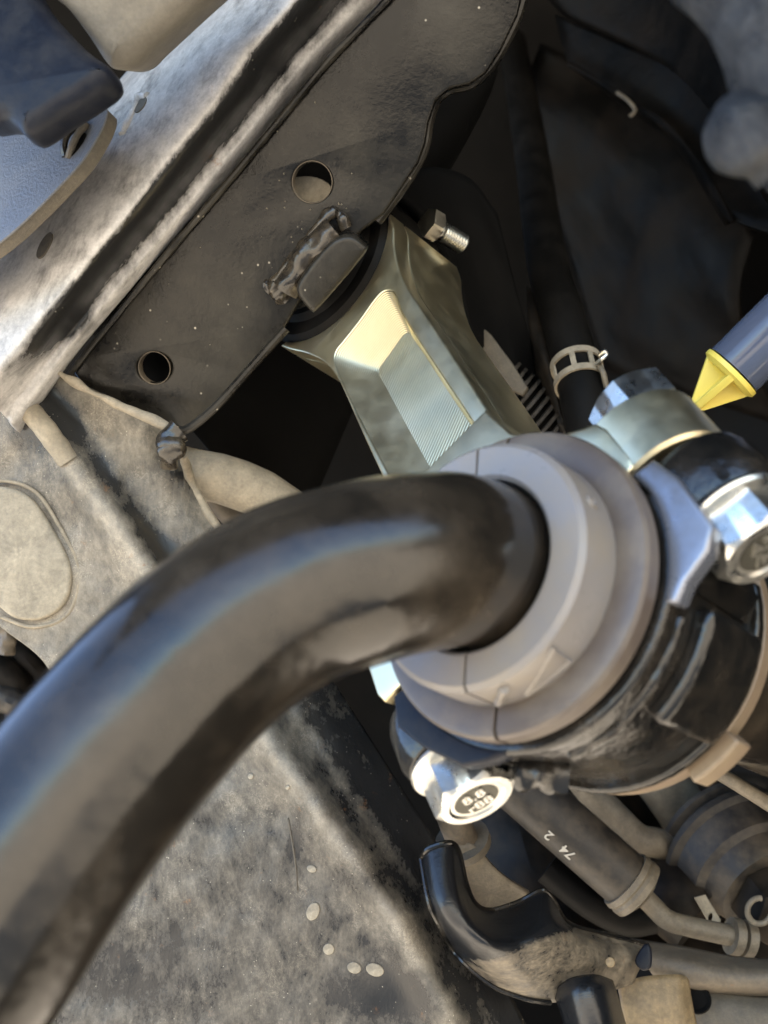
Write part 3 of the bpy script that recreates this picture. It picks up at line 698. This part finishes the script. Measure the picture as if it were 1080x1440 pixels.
# ------------------------------------------------------------------ sway bar, bushing, clamp, bolts
CL = [P(-160, 1490, .163), P(-40, 1330, .172), P(60, 1185, .179), P(165, 1050, .186), P(285, 920, .194), P(400, 842, .2005), P(510, 805, .2065), P(595, 790, .2140), L(0, 0, 0), L(.03, 0, 0), L(.08, 0, 0), L(.16, 0, 0), L(.30, 0, 0)]
bar = tube('sway_bar', CL, .0180, MAT['bar'], None, 64, n=14)
tag(bar, 'thick glossy black sway bar bending from lower left into the grey bushing', 'sway bar')
bu = thing('bar_bushing', 'split grey brown polyurethane bushing gripping the black sway bar', 'bushing', L(.03, .035, 0))
r_i, r_c, r_f = .0192, .0276, .0350
def half(a0, a1):
    u = EX
    lathe('collar_half', [(.0008, r_i), (.0000, r_i + .0008), (.0000, r_c - .0012), (.0010, r_c), (.0108, r_c + .0004), (.0125, r_c + .0004), (.0125, r_i), (.0008, r_i)], L(0, 0, 0), AX, MAT['bush'], bu, 56, a0, a1, uref=u)
    lathe('flange_half', [(.0116, r_c - .002), (.0112, r_c + .0012), (.0108, r_f - .0020), (.0113, r_f - .0006), (.0122, r_f), (.0160, r_f), (.0170, r_f - .001), (.0175, .031), (.0175, r_c - .002), (.0116, r_c - .002)], L(0, 0, 0), AX, MAT['bushd'], bu, 56, a0, a1, uref=u)
half(-55.2, 123.2); half(124.8, 303.2)
lathe('core', [(.0172, .0186), (.0172, .0310), (.0600, .0310), (.0600, .0186), (.0172, .0186)], L(0, 0, 0), AX, MAT['bush'], bu, 72)
lathe('rear_flange', [(.0600, .0186), (.0590, .030), (.0592, .0368), (.0600, .0378), (.0640, .0378), (.0652, .036), (.0655, .0186), (.0600, .0186)], L(0, 0, 0), AX, MAT['bushr'], bu, 72)
def pol(t, r, a): return L(t, r * math.cos(R(a)), r * math.sin(R(a)))     # a from +b towards +e
# moulded marks on the collar: arrow head and pip
tube('moulded_mark', [pol(t, r_c + .0005, a) for t, a in ((.0095, -16), (.0095, 8), (.0025, 10), (.0095, -16))], .0006, MAT['bush'], bu, 8, n=1)
tube('moulded_mark', [pol(t, r_c + .0005, a) for t, a in ((.009, -30), (.006, -24), (.003, -18))], .0009, MAT['bush'], bu, 8, rough=.0004)
lathe('moulded_pip', [(-.0003, .0019), (.0006, .0016), (.0006, .0008), (-.0002, .0004), (-.0002, 0)], pol(.0055, r_c, 78), (BX * math.cos(R(78)) + EX * math.sin(R(78))), MAT['bush'], bu, 18)
lug = [pol(.0635, .0372, a) for a in (4,)]
def boxl(name, t0, t1, r0, r1, a0, a1, mat, parent, bev, na=5):
    vs_ = []
    for i in range(na + 1):
        a = a0 + (a1 - a0) * i / na
        for t, r in ((t0, r0), (t0, r1), (t1, r1), (t1, r0)): vs_.append(pol(t, r, a))
    fs = [(0, 1, 2, 3), tuple(4 * na + k for k in (3, 2, 1, 0))]
    for i in range(na):
        for k in range(4):
            k2 = (k + 1) % 4; fs.append((4 * i + k, 4 * i + k2, 4 * i + 4 + k2, 4 * i + 4 + k))
    return bevel(meshobj(name, vs_, fs, mat, parent), bev, 3)
boxl('locating_lug', .0595, .0665, .036, .0412, -6, 14, MAT['bushr'], bu, .0008)

cl = thing('bushing_clamp', 'black cast clamp bracket with bolted ears strapped round the grey bushing', 'clamp', L(.035, .038, 0))
def arcbe(r, a0, a1, n):                     # polar from +b towards +e, returned as (e, b)
    return [(r * math.sin(R(a0 + (a1 - a0) * i / n)), r * math.cos(R(a0 + (a1 - a0) * i / n))) for i in range(n + 1)]
web = [(.0345, -.0022), (.0402, -.0012), (.0418, .0065), (.0408, .0208), (.0372, .0242), (.0300, .0262), (.0262, .0285)] + arcbe(.0355, 42, 84, 10)
plate('front_web', [web], L(.0180 + .0052, 0, 0), EX, BX, .0052, MAT['web'], cl, .0010)
web_shaded = arcbe(.0355, -84, -36, 10) + [(-.0225, .0290), (-.0275, .0274), (-.0330, .0244), (-.0400, .0140), (-.0438, .0052), (-.0415, -.0022), (-.0350, -.0022)]
plate('front_web', [web_shaded], L(.0180 + .0052, 0, 0), EX, BX, .0052, MAT['bluepad_webshade'], cl, .0010)  # dark copy of the web: shade from the bar put into its colour
# strap over the bushing
strap = arcbe(.0368, -84, 84, 40) + arcbe(.0314, 84, -84, 40)
plate('strap', [strap], L(.0182 + .0391, 0, 0), EX, BX, .0391, MAT['cast'], cl, .0012)
for sgn in (1, -1):
    ear = [(.033 * sgn, -.0022), (.0395 * sgn, -.0022), (.0405 * sgn, .0), (.0405 * sgn, .0105), (.0385 * sgn, .0122), (.036 * sgn, .0125), (.034 * sgn, .020), (.0285 * sgn, .024), (.029 * sgn, .014)]
    if sgn > 0: ear = ear[::-1]
    plate('ear', [ear], L(.0205 + .034, 0, 0), EX, BX, .034, MAT['cast'], cl, .0022)
for tt, ee in ((.0352, .0415), (.0352, -.0400)):
    lathe('ear_boss', [(-.0020, 0), (-.0020, .0138), (.0008, .0148), (.0090, .0152), (.0122, .0142), (.0130, .0128), (.0128, 0)], L(tt, 0, ee), BX, MAT['cast'], cl, 56)
boxl('stiffening_pad', .0290, .0530, .0355, .0410, 8, 46, MAT['cast'], cl, .0018)
boxl('rim_lip', .0542, .0574, .0355, .0388, -70, 66, MAT['cast'], cl, .0008, 18)
tube('casting_lump', [pol(t, .0385, a) for t, a in ((.026, -42), (.030, -36), (.034, -30))], .0036, MAT['cast'], cl, 12, rough=.002, rs=250)
tube('casting_ridge', [pol(t, .0368, a) for t, a in ((.024, 40), (.024, 20), (.025, 0), (.026, -20))], .0012, MAT['cast'], cl, 10, rough=.0006)
def bolt(t, e, b0, label, txt, rot, grp='clamp bolts'):
    o = thing('hex_bolt', label, 'bolt', L(t, b0, e), grp)
    lathe('washer', [(0, 0), (0, .0118), (.0010, .0122), (.0018, .0118), (.0024, .0096), (.0024, 0)], L(t, b0, e), BX, MAT['zinc'], o, 48)
    hd_ = hexpr('head', L(t, b0 + .0022, e), BX, .0180, .0092, MAT['zinc'], o, rot, U=EX)
    f0 = L(t, b0 + .0022 + .0092 - .0004, e)
    lathe('face_recess', [(0, 0), (0, .0055)], f0, BX, MAT['ink'], hd_, 36)
    X = (AX * .25 + EX * .97).normalized(); X = Vector((1, -.3, .35)); X = (X - BX * X.dot(BX)).normalized()
    if X.dot(Vector((1, 0, 0))) < 0: X = -X
    Yd = BX.cross(X)
    text('stamped_mark', txt[0], f0 + BX * .0002 + Yd * .0022, X, BX, .0047, MAT['zinc'], hd_)
    text('stamped_mark', txt[1], f0 + BX * .0002 - Yd * .0023, X, BX, .0047, MAT['zinc'], hd_)
    return o
bolt(.0335, -.0415, .0130, 'zinc hex bolt with stamped head at the lower ear of the black clamp', ('8.8', 'r88'), 8)
bolt(.0325, .0435, .0130, 'zinc hex bolt in the upper clamp ear, next to the pale link seat', ('A2', '/M'), 20)
nt = thing('lock_nut', 'blue reflecting zinc hex nut sitting on top of the pale link seat', 'nut', L(.030, -.0225, .0400))
hexpr('nut', L(.0350, -.0218, .0420), -BX, .0195, .0095, MAT['zinc'], nt, 10, U=EX)
lathe('nut_washer', [(0, 0), (0, .0105), (.0012, .0105), (.0012, 0)], L(.0350, -.0206, .0420), -BX, MAT['zinc'], nt, 40)

# ------------------------------------------------------------------ yellow tipped probe, blurred knuckle at top right
yp = thing('yellow_capped_tube', 'smoky dark plastic tube ending in a yellow finned cap', 'capped tube', P(1030, 510, .30))
o0 = P(1030, 522, .300); yax = (P(978, 572, .303) - o0).normalized(); back = -yax
lathe('tube', [(.0005, 0), (.0005, .0086), (.0600, .0092), (.0600, 0)], o0, back, MAT['smoky'], yp, 36)
lathe('inner_rod', [(.001, 0), (.001, .004), (.0598, .004), (.0598, 0)], o0, back, MAT['brown'], yp, 20)
lathe('cap_base', [(0, 0), (0, .0090), (.0014, .0090), (.0024, .0074), (.0024, 0)], o0, yax, MAT['yellow'], yp, 36)
side_ = yax.cross(Vector((0, -1, 0))).normalized()
fwd = side_.cross(yax).normalized()
for k, d in enumerate((side_, fwd)):
    plate('fin', [[(-.0080, .002), (.0080, .002), (.0024, .0130), (.0010, .0142), (-.0010, .0142), (-.0024, .0130)]], o0 + d.cross(yax) * .0011, d, yax, .0022, MAT['yellow'], yp, .0003)
lathe('tip', [(.0110, 0), (.0110, .0020), (.0150, .0017), (.0152, 0)], o0, yax, MAT['yellow'], yp, 16)
kn = thing('steering_knuckle', 'blurred pale grey blotchy metal knuckle arm hanging in front of the liner', 'knuckle', P(1060, 240, .18))
tube('arm', pxs([(950, -180, .20), (1005, -70, .19), (1048, 10, .183), (1085, 80, .18), (1118, 150, .18), (1145, 240, .18)]), lambda s: .0082 + .001 * math.sin(s * 9), MAT['knuckle'], kn, 28, rough=.0016, rs=110)
tube('boss', pxs([(1040, 178, .181), (1064, 204, .176), (1095, 232, .176)]), lambda s: .0048 + .0022 * math.sin(math.pi * min(1, s + .25)), MAT['knuckle'], kn, 24, rough=.0008, rs=200)

# ------------------------------------------------------------------ lower right clutter
sbk = thing('folded_bracket', 'black folded steel bracket with dusty lower flange beside the crossmember', 'bracket', P(740, 1430, .30))
def bw(x, y):
    d = segd(x, y, [(590, 1230), (640, 1310), (690, 1340), (770, 1318), (800, 1310), (860, 1320)])
    return (1.0 if y < 1250 or d > 0 else .1) if True else 0
def bw2(x, y): 
    top = 1.1 * math.exp(-((y - (1330 - .1 * (x - 600))) / 30) ** 2) if y > 1200 else 1.1
    e_ = y - (1345 - .38 * max(0, x - 690)); return max(.05, min(1.3, .6 - e_ * .06))
loft('folded_plate', [
    [(592, 1206, .312), (604, 1192, .309), (632, 1184, .309), (645, 1196, .313), (655, 1240, .314), (668, 1270, .316), (690, 1279, .320), (728, 1268, .322), (762, 1251, .322), (778, 1264, .324), (800, 1298, .328), (850, 1312, .334), (912, 1328, .344)],
    [(596, 1230, .308), (610, 1225, .304), (636, 1230, .303), (648, 1252, .305), (660, 1278, .305), (680, 1296, .306), (705, 1302, .309), (738, 1294, .311), (768, 1282, .313), (786, 1290, .318), (808, 1308, .324), (855, 1322, .332), (913, 1336, .342)],
    [(604, 1270, .303), (620, 1275, .298), (645, 1290, .296), (662, 1306, .295), (682, 1320, .295), (702, 1328, .297), (726, 1328, .300), (752, 1320, .303), (780, 1312, .308), (800, 1312, .313), (822, 1320, .320), (862, 1334, .330), (910, 1346, .340)],
    [(618, 1300, .305), (634, 1312, .300), (656, 1330, .298), (676, 1344, .298), (698, 1354, .299), (722, 1358, .301), (746, 1356, .304), (772, 1350, .307), (798, 1346, .311), (818, 1346, .315), (838, 1350, .320), (866, 1358, .328), (900, 1362, .338)],
    [(636, 1334, .314), (654, 1354, .311), (676, 1374, .310), (700, 1390, .310), (726, 1400, .311), (750, 1407, .312), (774, 1410, .314), (796, 1408, .317), (816, 1404, .320), (836, 1400, .323), (852, 1396, .327), (872, 1390, .332), (890, 1384, .339)]],
    MAT['bracket'], sbk, nu=5, nv=8, thick=.002, rough=.0003, rs=160, wipe_shade=bw2)
for pts in ([(592, 1207, .3115), (603, 1193, .3085), (632, 1185, .3085), (645, 1197, .3125), (655, 1240, .3135), (668, 1270, .3155), (690, 1280, .3195), (728, 1269, .3215), (762, 1252, .3215), (778, 1265, .3235), (800, 1299, .3275), (850, 1313, .3335), (911, 1329, .3435)],
            [(592, 1207, .3115), (603, 1269, .3025), (617, 1300, .3045), (635, 1333, .3135), (653, 1354, .3105), (676, 1374, .3095), (700, 1390, .3095), (726, 1400, .3105), (750, 1407, .3115), (774, 1410, .3135)]):
    tube('highlight_rim', pxs(pts), .0008, MAT['cast'], sbk, 8, n=5)  # glossy rim added so the edge shows a highlight
loft('down_leg', [[(776, 1396, .316), (800, 1376, .308), (836, 1370, .310), (862, 1378, .322)], [(786, 1420, .312), (808, 1400, .303), (846, 1396, .304), (872, 1410, .318)], [(800, 1480, .312), (824, 1470, .300), (862, 1470, .300), (890, 1480, .316)], [(810, 1560, .312), (834, 1560, .300), (876, 1560, .300), (900, 1560, .316)]], MAT['bracket'], sbk, thick=.002, wipe_shade=lambda x, y: .75)
pplate('end_gusset', Plane(P(900, 1345, .332), Vector((-.4, -.8, .45))), [sm([(892, 1350), (905, 1328), (914, 1332), (914, 1358), (902, 1364)], 4)], .003, MAT['bluepad_webshade'], sbk, .0008)
hd = P(858, 1353, .315); lathe('rust_spot', [(0, 0), (0, .0013), (-.0006, .0015)], hd, (CAM - hd).normalized(), MAT['gold'], sbk, 14)
o = loft('inner_web_plate', [[(640, 1182, .335), (668, 1190, .336), (700, 1225, .338), (745, 1258, .342)], [(645, 1240, .336), (672, 1250, .338), (705, 1265, .340), (748, 1275, .344)], [(652, 1300, .337), (680, 1300, .339), (712, 1300, .341), (755, 1300, .345)]], MAT['pipe'], None, thick=.002)
tag(o, 'brown grey web plate rising behind the folded black bracket', 'plate')
pin = thing('steel_pin', 'reddish brown steel pin with washer under the lower clamp bolt', 'pin', P(645, 1165, .34))
pa = (P(660, 1205, .345) - P(632, 1140, .335)).normalized()
lathe('shank', [(0, 0), (0, .0048), (.013, .0052), (.014, 0)], P(632, 1140, .335), pa, MAT['brown'], pin, 20)
lathe('washer', [(.013, 0), (.013, .009), (.016, .009), (.016, 0)], P(632, 1140, .335), pa, MAT['edge'], pin, 24)

bh = thing('brake_hose', 'dark rubber hose printed 74 2, crimped onto a thin bent steel pipe', 'hose', P(900, 1260, .37))
h0, h1 = P(690, 1070, .372), P(888, 1244, .366)
hax = (h1 - h0).normalized()
tube('hose', [h0, h0.lerp(h1, .3), h0.lerp(h1, .7), h1], .0098, MAT['rubberd'], bh, 28, n=6)
lathe('ferrule', [(0, .0098), (0, .0106), (.0020, .0110), (.0028, .0104), (.0040, .0110), (.0062, .0108), (.0085, .0060), (.0090, 0)], h1 - hax * .003, hax, MAT['pipe'], bh, 32)
pipe = [h1 + hax * .001, P(916, 1272, .365), P(938, 1293, .364), P(970, 1303, .365), P(1038, 1318, .367)]
tube('steel_pipe', pipe, .0035, MAT['pipe'], bh, 18, n=8)
pa = (pipe[-1] - pipe[-2]).normalized()
for off in (-.009, -.0045): lathe('pipe_collar', [(off, .0033), (off, .0062), (off + .0032, .0062), (off + .0032, .0033)], pipe[-1] + pa * .006, pa, MAT['pipe'], bh, 24)
vd = (CAM - P(790, 1185, .36)).normalized(); nrm = (vd - hax * vd.dot(hax)).normalized()
sdn = hax.cross(nrm); n2 = (nrm * .8 - sdn * .6 if (sdn.z > 0) else nrm * .8 + sdn * .6).normalized()
for s_, k in (('2', .47), ('74', .60)):
    text('printed_mark', s_, h0.lerp(h1, k) + n2 * .0100, -hax, n2, .0052, MAT['white'], bh, .00005)
o = tube('bent_pipe', pxs([(790, 1060, .40), (830, 1112, .40), (866, 1150, .40), (896, 1178, .40), (925, 1186, .402), (960, 1194, .41)]), .0056, MAT['pipe'], None, 20)
tag(o, 'pale bent steel pipe running beside the dark printed hose', 'pipe')
o = tube('wide_pipe', pxs([(900, 1060, .43), (935, 1105, .43), (965, 1150, .435), (985, 1200, .44)]), .0105, MAT['pipe'], None, 22)
tag(o, 'wide dull pipe passing under the bushing rear flange', 'pipe')
bt = thing('axle_boot', 'brown black rubber axle boot with stepped rings under the sway bar', 'boot', P(1030, 1200, .40))
ba = (P(1075, 1260, .385) - P(985, 1150, .42)).normalized(); b0 = P(1010, 1170, .41)
lathe('boot', [(0, 0), (0, .018), (.002, .0235), (.004, .0235), (.0055, .021), (.008, .0225), (.010, .0265), (.0125, .0265), (.014, .0240), (.024, .0225), (.026, .020), (.034, .0175), (.036, 0)], b0 - ba * .004, ba, MAT['rubberd'], bt, 56)
hexpr('axle_nut', b0 + ba * .031, ba, .026, .012, MAT['darkbox'], bt)
o = tube('dark_cylinder', pxs([(930, 1240, .41), (955, 1265, .40), (985, 1290, .395)]), .0150, MAT['darkbox'], None, 28)
tag(o, 'dark round housing behind the thin bent steel pipe', 'housing')
o = pplate('metal_tab', Plane(P(995, 1280, .378), Vector((-.2, -.9, .3))), [[(976, 1262), (992, 1258), (1014, 1294), (1012, 1302), (998, 1300)], ell(999, 1290, 3, 6, 12, 15)], .0015, MAT['cover'], None, .0003)
tag(o, 'pale slotted metal tab above the thin bent steel pipe', 'tab')
o = tube('wire_hook', [P(1068 + 17 * math.cos(R(a)), 1281 + 18 * math.sin(R(a)), .36) for a in range(20, 300, 20)], .0010, MAT['pipe'], None, 10, n=3)
tag(o, 'dull round wire hook beside the axle boot', 'hook')
o = tube('small_hose', pxs([(770, 1220, .39), (830, 1268, .385), (880, 1292, .383), (920, 1288, .382)]), .006, MAT['rubber'], None, 18)
tag(o, 'thin black hose curling behind the folded black bracket', 'hose')
o = loft('lower_arm', [[(880, 1318, .365), (960, 1330, .36), (1040, 1345, .36), (1140, 1350, .36)], [(900, 1345, .352), (970, 1352, .348), (1040, 1364, .348), (1140, 1366, .348)], [(920, 1375, .350), (980, 1384, .346), (1050, 1392, .346), (1140, 1394, .346)], [(930, 1392, .362), (985, 1402, .358), (1050, 1410, .358), (1140, 1410, .358)]], MAT['brown'], None, thick=.003, rough=.0008)
tag(o, 'brown rusty lower arm flange running under the axle boot', 'arm')
o = loft('pale_plate', [[(868, 1386, .345), (900, 1374, .344), (950, 1370, .344), (968, 1374, .346)], [(876, 1430, .340), (905, 1425, .338), (955, 1425, .338), (978, 1430, .341)], [(890, 1520, .335), (920, 1520, .333), (970, 1520, .333), (1000, 1520, .336)]], MAT['gold'], None, thick=.002)
tag(o, 'warm pale lit steel plate beside the folded bracket leg', 'plate')
o = loft('dark_plate', [[(960, 1385, .356), (1000, 1392, .352), (1060, 1400, .350), (1140, 1405, .350)], [(975, 1430, .350), (1010, 1428, .346), (1060, 1430, .343), (1140, 1435, .343)], [(990, 1520, .345), (1020, 1520, .340), (1070, 1520, .338), (1140, 1520, .338)]], MAT['edge'], None, thick=.002, rough=.0008)
tag(o, 'grey brown dented plate next to the warm pale steel plate', 'plate')
hp_ = P(980, 1405, .349); o = lathe('drain_grommet', [(0, 0), (0, .0030), (.0010, .0042), (-.0006, .0046)], hp_, (CAM - hp_).normalized(), MAT['hole'], None, 24)
tag(o, 'black round grommet between the pale and the dented plate', 'grommet')
# dark housings that close the view behind the clutter
hb = thing('gearbox_housing', 'dark brown mottled housing deep behind the hoses', 'housing', P(820, 1300, .46))
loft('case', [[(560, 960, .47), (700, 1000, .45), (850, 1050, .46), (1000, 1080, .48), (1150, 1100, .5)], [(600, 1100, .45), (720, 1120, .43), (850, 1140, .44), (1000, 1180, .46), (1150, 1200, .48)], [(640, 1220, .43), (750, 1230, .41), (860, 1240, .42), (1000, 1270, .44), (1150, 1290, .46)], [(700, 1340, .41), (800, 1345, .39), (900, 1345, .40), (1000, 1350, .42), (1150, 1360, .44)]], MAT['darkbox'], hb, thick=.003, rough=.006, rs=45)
for k, (x, y, r) in enumerate(((715, 1205, .008), (760, 1190, .006), (830, 1160, .007), (1000, 1260, .008))):
    c = P(x, y, .425 + .01 * (k % 2)); lathe('case_bolt', [(0, 0), (.004, r * .7), (.001, r), (-.006, r)], c, (CAM - c).normalized(), MAT['darkbox'], hb, 20)
rod_ = tube('track_rod', pxs([(990, 1075, .33), (1040, 1105, .33), (1110, 1150, .335)]), .0022, MAT['pipe'], None, 12)
tag(rod_, 'thin tan rod lying along the underside of the sway bar', 'rod')

# ------------------------------------------------------------------ turn the whole assembly to where it hangs under the car
for o in list(COL.objects):
    if o.parent is None and o.type in ('MESH', 'EMPTY') and o.name != 'ground':
        o.location = CAM + RIG @ (Vector(o.location) - CAM); o.rotation_euler = RIG.to_euler()
